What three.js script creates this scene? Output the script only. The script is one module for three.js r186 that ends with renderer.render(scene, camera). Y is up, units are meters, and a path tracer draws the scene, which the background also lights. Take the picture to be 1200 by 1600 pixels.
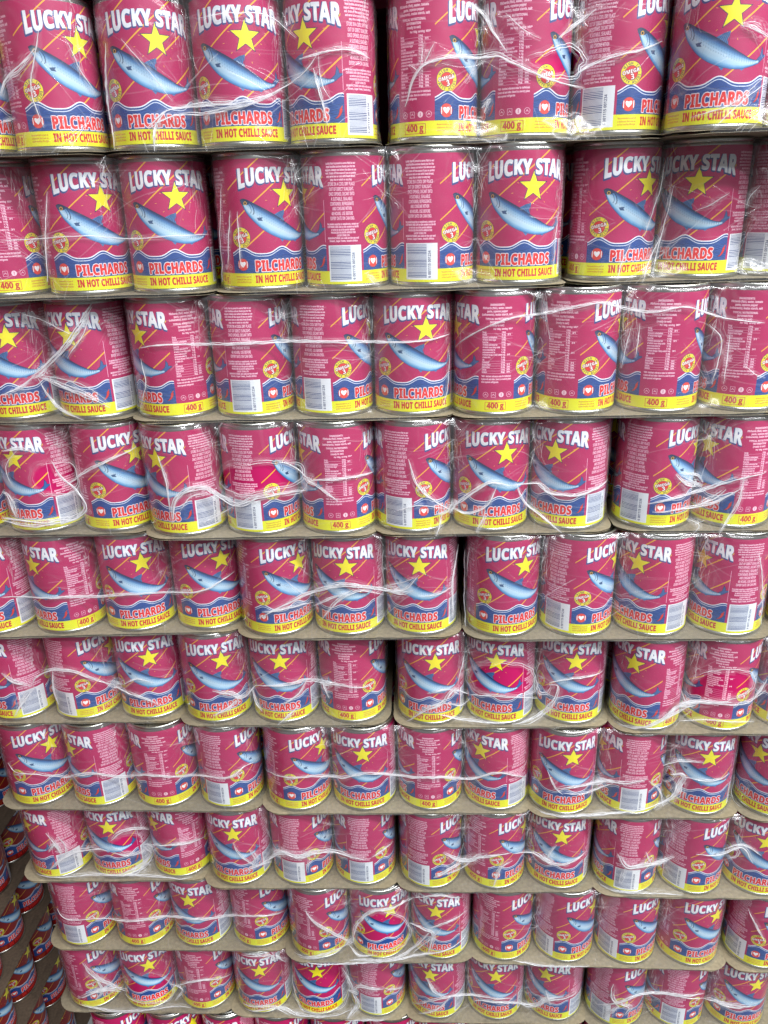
import * as THREE from 'three';
import { mergeGeometries } from 'three/addons/utils/BufferGeometryUtils.js';
import { ImprovedNoise } from 'three/addons/math/ImprovedNoise.js';
import { RectAreaLightUniformsLib } from 'three/addons/lights/RectAreaLightUniformsLib.js';

// ---------------------------------------------------------------- camera, light, exposure
const scene = new THREE.Scene();
const camera = new THREE.PerspectiveCamera(65.79, 768 / 1024, 0.02, 40);
camera.position.set(0, 1.5931, 0.709);
camera.rotation.set(-0.37473, 0.04235, -0.02868, 'YXZ');
const renderer = new THREE.WebGLRenderer();
renderer.toneMapping = THREE.LinearToneMapping;
renderer.toneMappingExposure = 0.92;
renderer.shadowMap.enabled = true;
RectAreaLightUniformsLib.init();
scene.background = new THREE.Color(0.19, 0.196, 0.203);              // the pale, evenly lit hall behind the viewer
function ceilingLamp(x, y, z, w, h, power, turn = 0) {              // a run of ceiling tubes over the aisle
  const l = new THREE.RectAreaLight(0xfafcff, power, w, h);
  l.position.set(x, y, z); l.rotation.set(-Math.PI / 2, 0, turn); scene.add(l);
}
ceilingLamp(1.75, 3.5, 1.2, 3.3, 0.3, 58);
ceilingLamp(1.75, 3.7, 2.4, 3.3, 0.3, 46);
ceilingLamp(1.9, 3.2, 1.9, 0.25, 2.4, 18);
ceilingLamp(1.9, 3.7, 3.9, 3.3, 0.3, 42);  // extra row added as front fill to lift the shaded can fronts

// ---------------------------------------------------------------- helpers
let seed = 7; const rnd = () => (seed = (seed * 16807) % 2147483647) / 2147483647, rr = (a, b) => a + (b - a) * rnd();
const noise = new ImprovedNoise(), N3 = (x, y, z) => noise.noise(x, y, z), ss = THREE.MathUtils.smoothstep, V3 = THREE.Vector3;
const used = {};
function numbered(name) { const n = used[name] = (used[name] ?? -1) + 1; return n ? name + '_' + String(n).padStart(3, '0') : name; }
function thing(name, label, category, group) { const o = new THREE.Group(); o.name = numbered(name); tag(o, label, category, group); scene.add(o); return o; }
function tag(o, label, category, group) { o.userData = { label, category }; if (group) o.userData.group = group; return o; }
function part(name, geometry, material, parent) { const m = new THREE.Mesh(geometry, material); m.name = name; m.castShadow = m.receiveShadow = true; parent.add(m); return m; }
function geo(pos, idx, uv) { const g = new THREE.BufferGeometry(); g.setAttribute('position', new THREE.Float32BufferAttribute(pos, 3)); if (uv) g.setAttribute('uv', new THREE.Float32BufferAttribute(uv, 2)); g.setIndex(idx); g.computeVertexNormals(); return g; }
function dataMap(n, fn, srgb) { const d = new Uint8Array(n * n * 4); for (let y = 0; y < n; y++) for (let x = 0; x < n; x++) { const v = fn(x / n, y / n), i = (y * n + x) * 4; for (let k = 0; k < 3; k++) d[i + k] = Math.max(0, Math.min(255, Math.round(255 * (v.length ? v[k] : v)))); d[i + 3] = 255; } const t = new THREE.DataTexture(d, n, n); t.wrapS = t.wrapT = THREE.RepeatWrapping; t.magFilter = THREE.LinearFilter; if (srgb) t.colorSpace = THREE.SRGBColorSpace; t.needsUpdate = true; return t; }
// noise that repeats over the unit square
const tile = (u, v, f, z) => { const a = N3(u * f, v * f, z), b = N3((u - 1) * f, v * f, z), c = N3(u * f, (v - 1) * f, z), d = N3((u - 1) * f, (v - 1) * f, z), U = ss(u, 0.6, 1), V = ss(v, 0.6, 1); return (a * (1 - U) + b * U) * (1 - V) + (c * (1 - U) + d * U) * V; };

// ---------------------------------------------------------------- the printed label
const LW = 2048, LH = 1024, DEG = LW / 360, LMM = 101.6, PXM = LH / LMM, PXX = DEG / 0.637;   // px per mm down and along
function makeLabel(o) {
  const cv = document.createElement('canvas'); cv.width = LW; cv.height = LH;
  const c = cv.getContext('2d');
  const X = (d) => d * DEG, Y = (f) => f * LH;
  const KX = PXX / PXM;                                             // horizontal stretch that keeps circles round
  c.fillStyle = o.base; c.fillRect(0, 0, LW, LH);
  const print = (s, d, f, size, color, w, align = 'left', weight = 'bold', stroke, sw) => {   // size = cap line height as fraction, w = width in degrees
    c.save(); c.font = weight + ' 100px sans-serif'; c.textAlign = align; c.textBaseline = 'alphabetic';
    const m = c.measureText(s).width; c.translate(X(d), Y(f)); c.scale(w ? X(w) / m : size * LH / 72 * KX, size * LH / 72);
    if (stroke) { c.strokeStyle = stroke; c.lineWidth = sw; c.lineJoin = 'round'; c.strokeText(s, 0, 0); }
    c.fillStyle = color; c.fillText(s, 0, 0); c.restore();
  };
  const text = print;
  for (const F of [0, 180]) front(F);
  backNutrition(0); backNutrition(360); backStorage(180);
  return cv;

  function front(o0) {
    const D = (d) => X(o0 + d);
    c.save(); c.beginPath(); c.rect(D(26), 0, X(128), LH); c.clip();
    // thin gold rays climbing to the right
    for (const y0 of [-0.06, 0.22, 0.5, 0.78, 1.06, 1.34]) {
      c.beginPath(); const n = 0.0072;
      for (const [d, s] of [[20, -1], [160, -1], [160, 1], [20, 1]]) c.lineTo(D(d), Y(y0 - 0.005 * (d - 28) + s * n * (d < 90 ? 0.8 : 1)));
      c.closePath(); c.fillStyle = o.ray; c.fill();
    }
    c.restore();
    // sea
    const wave = (d, k = 0) => 0.716 + k - 0.026 * Math.cos((d - 42) / 54.5 * 2 * Math.PI) - 0.006 * Math.cos((d - 42) / 54.5 * 4 * Math.PI);
    c.beginPath(); c.moveTo(D(25), Y(0.9)); for (let d = 25; d <= 155; d++) c.lineTo(D(d), Y(wave(d))); c.lineTo(D(155), Y(0.9)); c.closePath();
    c.fillStyle = '#1a4790'; c.fill(); c.save(); c.clip();
    for (let i = 0; i < 26; i++) {
      c.beginPath(); const k = 0.045 + (i % 13) * 0.0125, ph = (i * 37) % 54;
      for (let d = 25 + (i < 13 ? 0 : 30); d <= 155; d++) { const y = 0.716 + k - 0.008 * Math.cos((d - ph) / 27 * 2 * Math.PI); d === 25 ? c.moveTo(D(d), Y(y)) : c.lineTo(D(d), Y(y)); }
      c.strokeStyle = i % 2 ? 'rgba(16,44,96,0.5)' : 'rgba(60,110,176,0.45)'; c.lineWidth = 3 + (i % 3) * 2; c.stroke();
    }
    c.restore();
    for (const [k, w, col] of [[0.0, 9, '#f4f6fb'], [0.02, 6, '#dfe8f6']]) {
      c.beginPath(); for (let d = 25; d <= 155; d++) c.lineTo(D(d), Y(wave(d, k))); c.strokeStyle = col; c.lineWidth = w; c.stroke();
    }
    c.fillStyle = o.band; c.fillRect(D(-26), Y(0.893), X(182), LH);
    // star with a dark outline and little sparks
    const star = (r, col) => { c.beginPath(); for (let i = 0; i < 10; i++) { const a = -Math.PI / 2 + i * Math.PI / 5 + 0.02, q = i % 2 ? r * 0.41 : r; c.lineTo(D(106) + q * Math.cos(a) * PXX, Y(0.272) + q * Math.sin(a) * PXM); } c.closePath(); c.fillStyle = col; c.fill(); };
    for (let i = 0; i < 12; i++) {
      const a = i / 12 * 2 * Math.PI + 0.3, r = 12.5 + (i % 3) * 2.2, x = D(106) + r * Math.cos(a) * PXX, y = Y(0.28) + r * Math.sin(a) * PXM;
      c.strokeStyle = '#e9b54a'; c.lineWidth = 4; c.beginPath(); c.moveTo(x, y); c.lineTo(x + 14 * Math.cos(a), y + 14 * Math.sin(a)); c.stroke();
    }
    star(13.2, '#1d2450'); star(11.9, '#f7ea1e');
    fish(D, Y);
    // arched name, drawn flat and stretched column by column
    const t = document.createElement('canvas'); t.width = 700; t.height = 160; const g = t.getContext('2d');
    g.font = 'bold 150px sans-serif'; const m = g.measureText('LUCKY STAR').width;
    const put = (col, stroke, sw, dx, dy) => { g.save(); g.translate(20, 134); g.scale(660 / m, 1); g.lineJoin = 'round'; g.lineWidth = sw; if (stroke) { g.strokeStyle = stroke; g.strokeText('LUCKY STAR', dx, dy); } g.fillStyle = col; g.fillText('LUCKY STAR', dx, dy); g.restore(); };
    put('#1b2a6e', '#1b2a6e', 20, -6, 6); put('#ffffff', '#ffffff', 9, 0, 0);
    g.globalCompositeOperation = 'source-atop'; g.globalAlpha = 0.22; const sh = g.createLinearGradient(0, 20, 0, 150); sh.addColorStop(0, '#7fa2c8'); sh.addColorStop(0.5, '#ffffff'); sh.addColorStop(1, '#6f93bd'); g.fillStyle = sh; g.fillRect(0, 0, 700, 160);
    const x0 = D(39), x1 = D(157);
    for (let i = 0; i < 700; i += 2) { const f = i / 700, e = (f - 0.5) * 2, h = 0.156 + 0.07 * e * e; c.drawImage(t, i, 0, 2, 160, x0 + (x1 - x0) * f, Y(0.043), (x1 - x0) * 2 / 700 + 0.7, h * LH); }
    c.save(); c.lineWidth = 2; c.strokeStyle = '#e8eef8'; c.beginPath(); c.arc(D(157.5), Y(0.075), 5, 0, 7); c.stroke(); c.restore();
    // omega badge
    const bx = D(41), by = Y(0.605), disc = (r, col) => { c.fillStyle = col; c.beginPath(); c.ellipse(bx, by, r * PXX, r * PXM, 0, 0, 7); c.fill(); };
    disc(8.5, '#26305e'); disc(8.2, '#f3dd2c'); disc(5.3, '#26305e'); disc(5.0, '#e02a28');
    const ring = (s, a0, a1, flip) => [...s].forEach((ch, i) => { const a = a0 + (a1 - a0) * i / (s.length - 1); c.save(); c.translate(bx + 6.7 * Math.cos(a) * PXX, by + 6.7 * Math.sin(a) * PXM); c.scale(KX, 1); c.rotate(a + (flip ? -Math.PI / 2 : Math.PI / 2)); c.font = 'bold 27px sans-serif'; c.textAlign = 'center'; c.textBaseline = 'middle'; c.fillStyle = '#26305e'; c.fillText(ch, 0, 0); c.restore(); });
    ring('HIGH IN', -2.55, -0.6, false); ring('FATTY ACIDS', 2.95, 0.2, true);
    c.save(); c.translate(bx, by); c.scale(KX, 1); c.rotate(-0.22); c.textAlign = 'center'; c.lineJoin = 'round'; c.strokeStyle = '#8c1214';
    c.font = 'bold 38px sans-serif'; c.lineWidth = 7; c.strokeText('OMEGA', -2, 2); c.fillStyle = '#fff'; c.fillText('OMEGA', -2, 2); c.font = 'bold 54px sans-serif'; c.strokeText('3', 4, 46); c.fillText('3', 4, 46); c.restore();
    // heart plate
    const hx = D(40.5), hy = Y(0.822), sx = PXX, sy = PXM;
    c.fillStyle = '#e8453c'; c.beginPath(); c.ellipse(hx, hy, 4.9 * sx, 4.9 * sy, 0, 0, 7); c.fill(); c.strokeStyle = '#c3272b'; c.lineWidth = 3; c.stroke();
    c.fillStyle = '#fff'; c.save(); c.translate(hx, hy - 0.2 * sy); c.scale(sx, sy); c.beginPath(); c.moveTo(0, 2.6); c.bezierCurveTo(-4.6, -0.6, -2.4, -3.6, 0, -1.5); c.bezierCurveTo(2.4, -3.6, 4.6, -0.6, 0, 2.6); c.fill(); c.restore();
    for (const s of [-1, 1]) { c.fillStyle = '#fff'; c.fillRect(hx + s * 4.0 * sx - 0.35 * sx, hy - 2.6 * sy, 0.7 * sx, 5.2 * sy); }
    // chilli
    c.save(); c.translate(D(147), Y(0.822)); c.scale(sx, sy); c.beginPath(); c.moveTo(-3.4, 4.2); c.bezierCurveTo(0.4, 4.4, 3, 0.5, 3.2, -3); c.bezierCurveTo(2.4, -4, 1, -3.6, 0.8, -2.6); c.bezierCurveTo(0.2, 1.4, -1.2, 3.2, -3.4, 4.2); c.fillStyle = '#d82a26'; c.fill(); c.strokeStyle = '#5a1030'; c.lineWidth = 0.25; c.stroke();
    c.strokeStyle = '#cc3b2c'; c.lineWidth = 0.8; c.beginPath(); c.moveTo(2, -3.4); c.lineTo(3.3, -5); c.stroke(); c.restore();
    text('PILCHARDS', o0 + 57.5, 0.876, 0.084, '#e3201c', 77.5, 'left', 'bold', '#f3e4ea', 17); text('PILCHARDS', o0 + 57.5, 0.876, 0.084, '#e0201c', 77.5, 'left', 'bold', '#e0201c', 6);
    text(o.line, o0 + 57, 0.971, 0.058, '#cc1c1c', 86, 'left', 'bold', '#cc1c1c', 7);
    for (let i = 0; i < 3; i++) text(['Recommended as part of', 'a balanced diet and an', 'active healthy lifestyle'][i], o0 + 28, 0.928 + i * 0.022, 0.0135, '#c8622a', 23);
  }
  function fish(D, Y) {
    const P = (pts) => pts.forEach(([d, y], i) => (i ? c.lineTo(D(d), Y(y)) : c.moveTo(D(d), Y(y))));
    const spline = (pts) => { const q = new THREE.CatmullRomCurve3(pts.map(([d, y]) => new THREE.Vector3(d, y, 0))).getPoints(60); q.forEach((v) => c.lineTo(D(v.x), Y(v.y))); };
    const back = [[44, 0.312], [48, 0.302], [54, 0.312], [64, 0.345], [76, 0.385], [90, 0.435], [104, 0.49], [118, 0.54], [130, 0.575], [139, 0.585], [143, 0.583]];
    const belly = [[143, 0.606], [134, 0.624], [122, 0.641], [110, 0.642], [96, 0.622], [82, 0.585], [70, 0.535], [60, 0.475], [52, 0.415], [47, 0.355], [44, 0.312]];
    // fins behind the body
    c.fillStyle = '#3d6ea6'; c.beginPath(); P([[88, 0.43], [97, 0.405], [104, 0.395], [103, 0.425], [101, 0.45], [103, 0.485]]); c.closePath(); c.fill();
    c.strokeStyle = '#16284e'; c.lineWidth = 2.5; for (let i = 0; i < 6; i++) { c.beginPath(); P([[91 + i * 2.2, 0.445 + i * 0.008], [97 + i * 1.3, 0.407 - i * 0.002 + (i > 3 ? 0.012 * (i - 3) : 0)]]); c.stroke(); }
    c.fillStyle = '#345f98'; c.beginPath(); P([[139, 0.585], [144.5, 0.555], [146, 0.52], [146.5, 0.497], [149, 0.52], [149.5, 0.545], [156, 0.548], [151, 0.568], [144, 0.602]]); c.closePath(); c.fill(); c.strokeStyle = '#172a52'; c.lineWidth = 3; c.stroke();
    c.fillStyle = '#4577ac'; c.beginPath(); P([[92, 0.605], [98, 0.648], [101, 0.626]]); c.closePath(); c.fill(); c.beginPath(); P([[116, 0.636], [121, 0.654], [126, 0.634]]); c.closePath(); c.fill();
    c.beginPath(); spline(back); spline(belly); c.closePath(); c.fillStyle = '#9fc4de'; c.fill();
    c.save(); c.clip();
    // the tone runs from the dark back to the silver side and blue belly, following the bend of the body
    for (let k = 0; k < 34; k++) {
      const f = k / 33, stops = [[0, 20, 34, 66], [0.09, 32, 62, 112], [0.2, 66, 118, 174], [0.36, 146, 188, 222], [0.58, 196, 222, 238], [0.8, 172, 210, 234], [0.92, 104, 164, 210], [1, 64, 118, 178]];
      let i = 0; while (i < stops.length - 2 && stops[i + 1][0] < f) i++;
      const a = stops[i], b = stops[i + 1], q = (f - a[0]) / (b[0] - a[0]);
      c.strokeStyle = `rgb(${[1, 2, 3].map((j) => Math.round(a[j] + (b[j] - a[j]) * q)).join(',')})`; c.lineWidth = 10; c.beginPath();
      for (let d = 43; d <= 146; d += 1.5) c.lineTo(D(d), Y(lerpAt(back, d) * (1 - f) + lerpAt(belly, d) * f)); c.stroke();
    }
    c.strokeStyle = 'rgba(20,44,84,0.35)'; c.lineWidth = 2;                                   // scales along the flank
    for (let r = 0; r < 4; r++) for (let d = 62; d < 138; d += 3) { const y = lerpAt(back, d) * (0.86 - r * 0.13) + lerpAt(belly, d) * (0.14 + r * 0.13); c.beginPath(); c.arc(D(d), Y(y), 6, -1.2, 1.2); c.stroke(); }
    c.restore();
    c.strokeStyle = '#15274c'; c.lineWidth = 3.5; c.beginPath(); spline(back); c.stroke(); c.lineWidth = 2; c.beginPath(); spline(belly); c.stroke();
    // head: dark snout, gill, eye
    c.fillStyle = 'rgba(22,36,66,0.8)'; c.beginPath(); P([[44, 0.312], [48, 0.302], [54, 0.313], [58, 0.335], [54, 0.35], [50, 0.352], [47, 0.345]]); c.closePath(); c.fill();
    c.strokeStyle = '#1a2c50'; c.lineWidth = 5; c.beginPath(); c.ellipse(D(56.5), Y(0.375), 26, 56, -0.35, -1.1, 1.5); c.stroke(); c.lineWidth = 3; c.beginPath(); c.ellipse(D(54), Y(0.375), 22, 44, -0.35, -1.1, 1.6); c.stroke();
    c.strokeStyle = '#20304e'; c.lineWidth = 3.5; c.beginPath(); P([[44.6, 0.33], [47.5, 0.345], [49, 0.37]]); c.stroke();
    c.fillStyle = '#d9a23c'; c.beginPath(); c.ellipse(D(51), Y(0.337), 13, 15, 0, 0, 7); c.fill(); c.fillStyle = '#101522'; c.beginPath(); c.ellipse(D(51), Y(0.337), 7.5, 9, 0, 0, 7); c.fill();
    c.fillStyle = '#33547f'; c.beginPath(); P([[65, 0.452], [73, 0.448], [71, 0.462], [73, 0.478], [67, 0.474]]); c.closePath(); c.fill();
  }
  function lerpAt(pts, d) { const p = pts[0][0] < pts[pts.length - 1][0] ? pts : [...pts].reverse(); if (d <= p[0][0]) return p[0][1]; for (let i = 1; i < p.length; i++) if (d <= p[i][0]) return p[i - 1][1] + (p[i][1] - p[i - 1][1]) * (d - p[i - 1][0]) / (p[i][0] - p[i - 1][0]); return p[p.length - 1][1]; }
  function backNutrition(N) {
    c.fillStyle = o.base; c.fillRect(X(N - 25.5), 0, X(51), Y(0.893)); c.fillStyle = o.band; c.fillRect(X(N - 26), Y(0.893), X(52), LH);
    const W = o.small; let y = 0.075; const text = (s, d, f, size, col, w, al = 'left', wt = 'bold') => print(s, d, f, size, col, w, al, wt, col, 5);
    for (const [s, w, z] of [['INGREDIENTS:', 20, 0.017], ['Pilchards (fish), water, tomato', 40, 0.019], ['paste, cayenne pepper', 28, 0.019], ['(colourants), maize starch, salt', 42, 0.019], ['', 0, 0.01], ['TYPICAL NUTRITIONAL', 32, 0.017], ['INFORMATION', 20, 0.017], ['(ready to eat)', 19, 0.018]]) { if (s) text(s, N - 1, y, z * 0.95, W, w, 'center'); y += s ? 0.0275 : 0.008; }
    text('Per 100g  serving  NRV*', N + 21, y + 0.002, 0.015, W, 27, 'right'); y += 0.012;
    const rows = ['Energy', 'Protein', 'Glycaemic carbohydrate', '  of which total sugar', 'Total fat', '  of which saturated fat', '  of which trans fatty acids', '  monounsaturated fat', '  polyunsaturated fat', '  of which Omega 3 fatty acids', '  of which EPA', '  DHA', 'Cholesterol', 'Dietary fibre', 'Total sodium', 'Calcium', 'Selenium'];
    rows.forEach((s, i) => {
      const yy = y + 0.0215 * (i + 1);
      text(s.trim(), N - 21 + (s[0] === ' ' ? 0.6 : 0), yy - 0.004, 0.0142, W, s.trim().length * 0.92);
      text(String((i * 37 + 24) % 90 / 10 + 0.4).slice(0, 3) + (i % 3 ? 'g' : 'mg'), N + 11, yy - 0.004, 0.0142, W, 5.5, 'right'); if (i % 4 === 1 || i > 13) text(i > 13 ? '30%' : '31', N + 18.5, yy - 0.004, 0.0142, W, 5, 'right');
      if (i < 3 || i === 4 || i > 10) { c.fillStyle = W; c.fillRect(X(N - 21), Y(yy), X(42), 2); }
    });
    y += 0.0215 * 17 + 0.034;
    for (const [s, w] of [['*NRV - Nutrient reference value for individuals', 42], ['4 years old and older. Store in a cool dry place', 42], ['once opened refrigerate', 24]]) { text(s, N - 21.5, y, 0.0155, W, w); y += 0.0255; }
    for (let i = 0; i < 4; i++) {
      const cx = X(N - 15 + i * 11), cy = Y(0.845); c.strokeStyle = W; c.fillStyle = W; c.lineWidth = 3;
      c.beginPath(); if (i === 1) c.rect(cx - 17, cy - 22, 34, 44); else c.ellipse(cx, cy, 20, 23, 0, 0, 7); i === 2 ? c.fill() : c.stroke();
      if (i === 2) { c.fillStyle = o.base; c.fillRect(cx - 2, cy - 14, 4, 28); } else { c.beginPath(); c.moveTo(cx - 10, cy + 8); c.lineTo(cx, cy - 9); c.lineTo(cx + 10, cy + 8); c.moveTo(cx - 7, cy); c.lineTo(cx + 8, cy); c.stroke(); }
    }
    c.strokeStyle = '#cf3a28'; c.lineWidth = 4; c.strokeRect(X(N - 15.5), Y(0.912), X(29), Y(0.07)); text('400 g', N - 1, 0.968, 0.052, '#c9301f', 24, 'center', 'bold', '#c9301f', 5);
  }
  function backStorage(S) {
    c.fillStyle = o.base; c.fillRect(X(S - 25.5), 0, X(51), Y(0.893)); c.fillStyle = o.band; c.fillRect(X(S - 26), Y(0.893), X(52), LH);
    const W = o.small; let y = 0.062; const text = (s, d, f, size, col, w, al = 'left', wt = 'bold') => print(s, d, f, size, col, w, al, wt, col, 6);
    for (const s of ['Lucky Star is proud to serve fish to our', 'loyal families and we thank you for the', 'support. Always use before the date on can', 'end. Drain off the sauce if you so prefer', 'and serve hot or cold with fresh bread,', 'pap, rice or salad on any day']) { text(s, S - 1, y, 0.0155, W, s.length * 0.98, 'center'); y += 0.0245; }
    y += 0.014;
    for (const s of ['STORE IN A COOL DRY PLACE', 'OUT OF DIRECT SUNLIGHT.', 'ONCE OPENED, DECANT INTO', 'A SUITABLE, SEALABLE', 'CONTAINER, REFRIGERATE', 'AND CONSUME WITHIN', '48 HOURS. USE BEFORE', 'EXPIRY DATE ON CAN END.']) { text(s, S - 1, y, 0.026, W, s.length * 1.42, 'center', 'normal'); y += 0.0375; }
    y += 0.002;
    for (const [s, w] of [['For product enquiries or compliments, contact our', 42], ['CUSTOMER CARE LINE on the number on the lid', 42], ['or write to us at the postal address', 32], ['PRODUCED IN SOUTH AFRICA FOR', 33], ['LUCKY STAR LTD', 17], ['MANUFACTURER: see code on the can end', 42], ['Street, Cape Town, South Africa', 38]]) { text(s, S - 1, y, 0.0145, W, w, 'center'); y += 0.0222; }
    c.fillStyle = 'rgba(255,220,230,0.8)'; c.fillRect(X(S - 26.5), Y(0.33), 4, Y(0.33));
    c.fillStyle = '#eef1f4'; c.fillRect(X(S - 22), Y(0.685), X(44.5), Y(0.295));
    let yy = 0.695; for (let i = 0; yy < 0.955; i++) { const h = [0.003, 0.006, 0.003, 0.008][(i * 7 + (i * i) % 5) % 4]; c.fillStyle = '#55628c'; c.fillRect(X(S - 20), Y(yy), X(28), Y(h)); yy += h + [0.005, 0.008, 0.006][(i * 5 + i % 3) % 3]; }
    c.save(); c.translate(X(S + 13.5), Y(0.965)); c.rotate(-Math.PI / 2); c.font = 'bold 30px sans-serif'; c.fillStyle = '#27305c'; c.scale(0.98, 0.95); c.fillText('6 001115 001234', 0, 0); c.restore();
  }
}

// ---------------------------------------------------------------- measures (metres)
const R = 0.0365, CAN_H = 0.1118, STEP = 0.07613, ROW = 0.11467, TOP = 1.752;       // can radius, can height, spacing, height of one layer, foot of the level above row one
const rowY = (row) => TOP - row * ROW;

// ---------------------------------------------------------------- materials
const labelMap = (o) => { const t = new THREE.CanvasTexture(makeLabel(o)); t.colorSpace = THREE.SRGBColorSpace; t.anisotropy = 8; return t; };
const pinkMap = labelMap({ base: '#b80e5a', ray: '#f0b432', band: '#ecec00', small: '#f8d0dc', line: 'IN HOT CHILLI SAUCE' });
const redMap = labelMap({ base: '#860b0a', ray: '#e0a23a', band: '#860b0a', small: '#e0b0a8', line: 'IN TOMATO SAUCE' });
const labelMat = (map, tint) => new THREE.MeshPhysicalMaterial({ map, color: tint, roughness: 0.42, clearcoat: 0.35, clearcoatRoughness: 0.22 });
const pinkMats = [[1, 1, 1], [0.96, 0.97, 0.97], [1, 0.98, 0.96]].map((c) => labelMat(pinkMap, new THREE.Color(...c)));
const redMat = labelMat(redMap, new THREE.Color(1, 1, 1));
const tinGrain = dataMap(256, (u, v) => 0.55 + 0.25 * tile(u, v, 7, 3) + 0.2 * tile(u, v, 31, 5));
const tin = new THREE.MeshPhysicalMaterial({ color: new THREE.Color(0.5, 0.5, 0.46), metalness: 1, roughness: 0.58, roughnessMap: tinGrain });
const lidMat = new THREE.MeshPhysicalMaterial({ color: new THREE.Color(0.74, 0.75, 0.72), metalness: 1, roughness: 0.5, roughnessMap: tinGrain });
const kraft = dataMap(512, (u, v) => { const g = 0.86 + 0.10 * tile(u, v, 5, 1) + 0.10 * tile(u * 1, v, 60, 2) + 0.05 * tile(u, v, 160, 9), s = tile(u, v, 9, 14) > 0.42 ? 0.93 : 1; return [g * s, g * s * 0.995, g * s * 0.97]; }, true);
const cardMats = [[0.31, 0.26, 0.175], [0.28, 0.24, 0.17], [0.34, 0.29, 0.20]].map((c) => new THREE.MeshStandardMaterial({ map: kraft, bumpMap: kraft, bumpScale: 0.0004, color: new THREE.Color(...c), roughness: 0.92 }));
const shadedCard = new THREE.MeshStandardMaterial({ map: kraft, bumpMap: kraft, bumpScale: 0.0004, color: new THREE.Color(0.16, 0.115, 0.08), roughness: 0.85 });  // pad card with the shade of the side gap put into its colour
const fluteMat = new THREE.MeshStandardMaterial({ map: kraft, color: new THREE.Color(0.42, 0.37, 0.27), roughness: 0.95 });
const ridged = (u, v, f, z) => 1 - Math.abs(tile(u, v, f, z)) * 2.2;
function filmCreases(sd) {                                          // how clear the film is: white = clear, darker = whitened by stretching and creasing; four cans wide, one tray high
  seed = sd; const W = 2048, H = 512, cv = document.createElement('canvas'); cv.width = W; cv.height = H; const c = cv.getContext('2d');
  c.fillStyle = '#f6f6f6'; c.fillRect(0, 0, W, H); c.lineCap = 'round';
  const line = (x0, y0, x1, y1, bx, by, w, a) => { for (const o of [-W, 0, W]) { c.strokeStyle = `rgba(0,0,0,${a})`; c.lineWidth = w; c.beginPath(); c.moveTo(x0 + o, y0); c.quadraticCurveTo((x0 + x1) / 2 + bx + o, (y0 + y1) / 2 + by, x1 + o, y1); c.stroke(); } };
  for (let k = 0; k < 4; k++) {
    const x = (k + 0.5) * 512;
    for (let i = 0; i < 26; i++) { c.fillStyle = 'rgba(0,0,0,0.0018)'; const w = 20 + i * 7; c.fillRect(x - w, 0, 2 * w, H); }
    for (let f = 0; f < 2; f++) {                                    // fans of tension folds from the pinched spots between cans
      const y = rr(90, 420), n = Math.round(rr(8, 17)), dir = rr(-0.4, 0.4);
      for (let i = 0; i < n; i++) { const s = rnd() < 0.5 ? -1 : 1, L = rr(70, 300), an = dir + rr(-0.75, 0.75); line(x + rr(-10, 10), y + rr(-8, 8), x + s * L * Math.cos(an), y + L * Math.sin(an), rr(-20, 20), rr(-24, 24), rr(0.8, 4.2), rr(0.03, 0.15)); }
    }
    for (let i = 0; i < 34; i++) { const px = x + rr(-70, 70) * rnd(), py = rr(0, 210); line(px, py, px + rr(-26, 26), py + rr(14, 90), rr(-12, 12), rr(-8, 8), rr(0.8, 4), rr(0.05, 0.24)); }
    for (let i = 0; i < 16; i++) { const px = k * 512 + rr(0, 512), py = rr(400, 500); line(px, py, px + rr(-50, 50), py + rr(10, 80), rr(-10, 10), 0, rr(0.8, 3), rr(0.04, 0.16)); }
  }
  for (let i = 0; i < 12; i++) { const x = rr(0, W), y = rr(20, 480); line(x, y, x + rr(200, 900), y + rr(-60, 60), rr(-60, 60), rr(-50, 50), rr(1, 5), rr(0.02, 0.07)); }
  for (let i = 0; i < 26; i++) { const x = rr(0, W), y = rr(0, H), a = rr(-2, 2); line(x, y, x + 90 * Math.cos(a), y + 90 * Math.sin(a), rr(-20, 20), rr(-20, 20), rr(6, 26), rr(0.008, 0.022)); }
  const t = new THREE.CanvasTexture(cv); t.wrapS = t.wrapT = THREE.RepeatWrapping; return t;
}
const filmMats = [11, 29, 53].map((sd) => { const t = filmCreases(sd); return new THREE.MeshPhysicalMaterial({ color: new THREE.Color(0.93, 0.94, 0.95), transmission: 1, transmissionMap: t, thickness: 0, roughness: 0.15, ior: 1.5, bumpMap: t, bumpScale: 0.0008, side: THREE.DoubleSide }); });
const strandMat = new THREE.MeshPhysicalMaterial({ color: new THREE.Color(0.86, 0.87, 0.89), roughness: 0.3, transparent: true, opacity: 0.5, clearcoat: 0.4 });
const streak = dataMap(256, (u, v) => { const w = Math.max(0, tile(u, v * 0.35, 26, 3) * 1.5 + tile(u, v, 9, 5) * 0.7 + 0.25), e = Math.sin(Math.PI * u); return Math.min(1, w * 1.6) * e * (0.5 + 0.5 * Math.sin(Math.PI * v)); });
streak.wrapS = streak.wrapT = THREE.ClampToEdgeWrapping;
const veilMat = new THREE.MeshPhysicalMaterial({ color: new THREE.Color(0.92, 0.93, 0.95), roughness: 0.25, transparent: true, opacity: 0.29, alphaMap: streak, side: THREE.DoubleSide });
const veilMatThick = veilMat.clone(); veilMatThick.opacity = 0.48;

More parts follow.
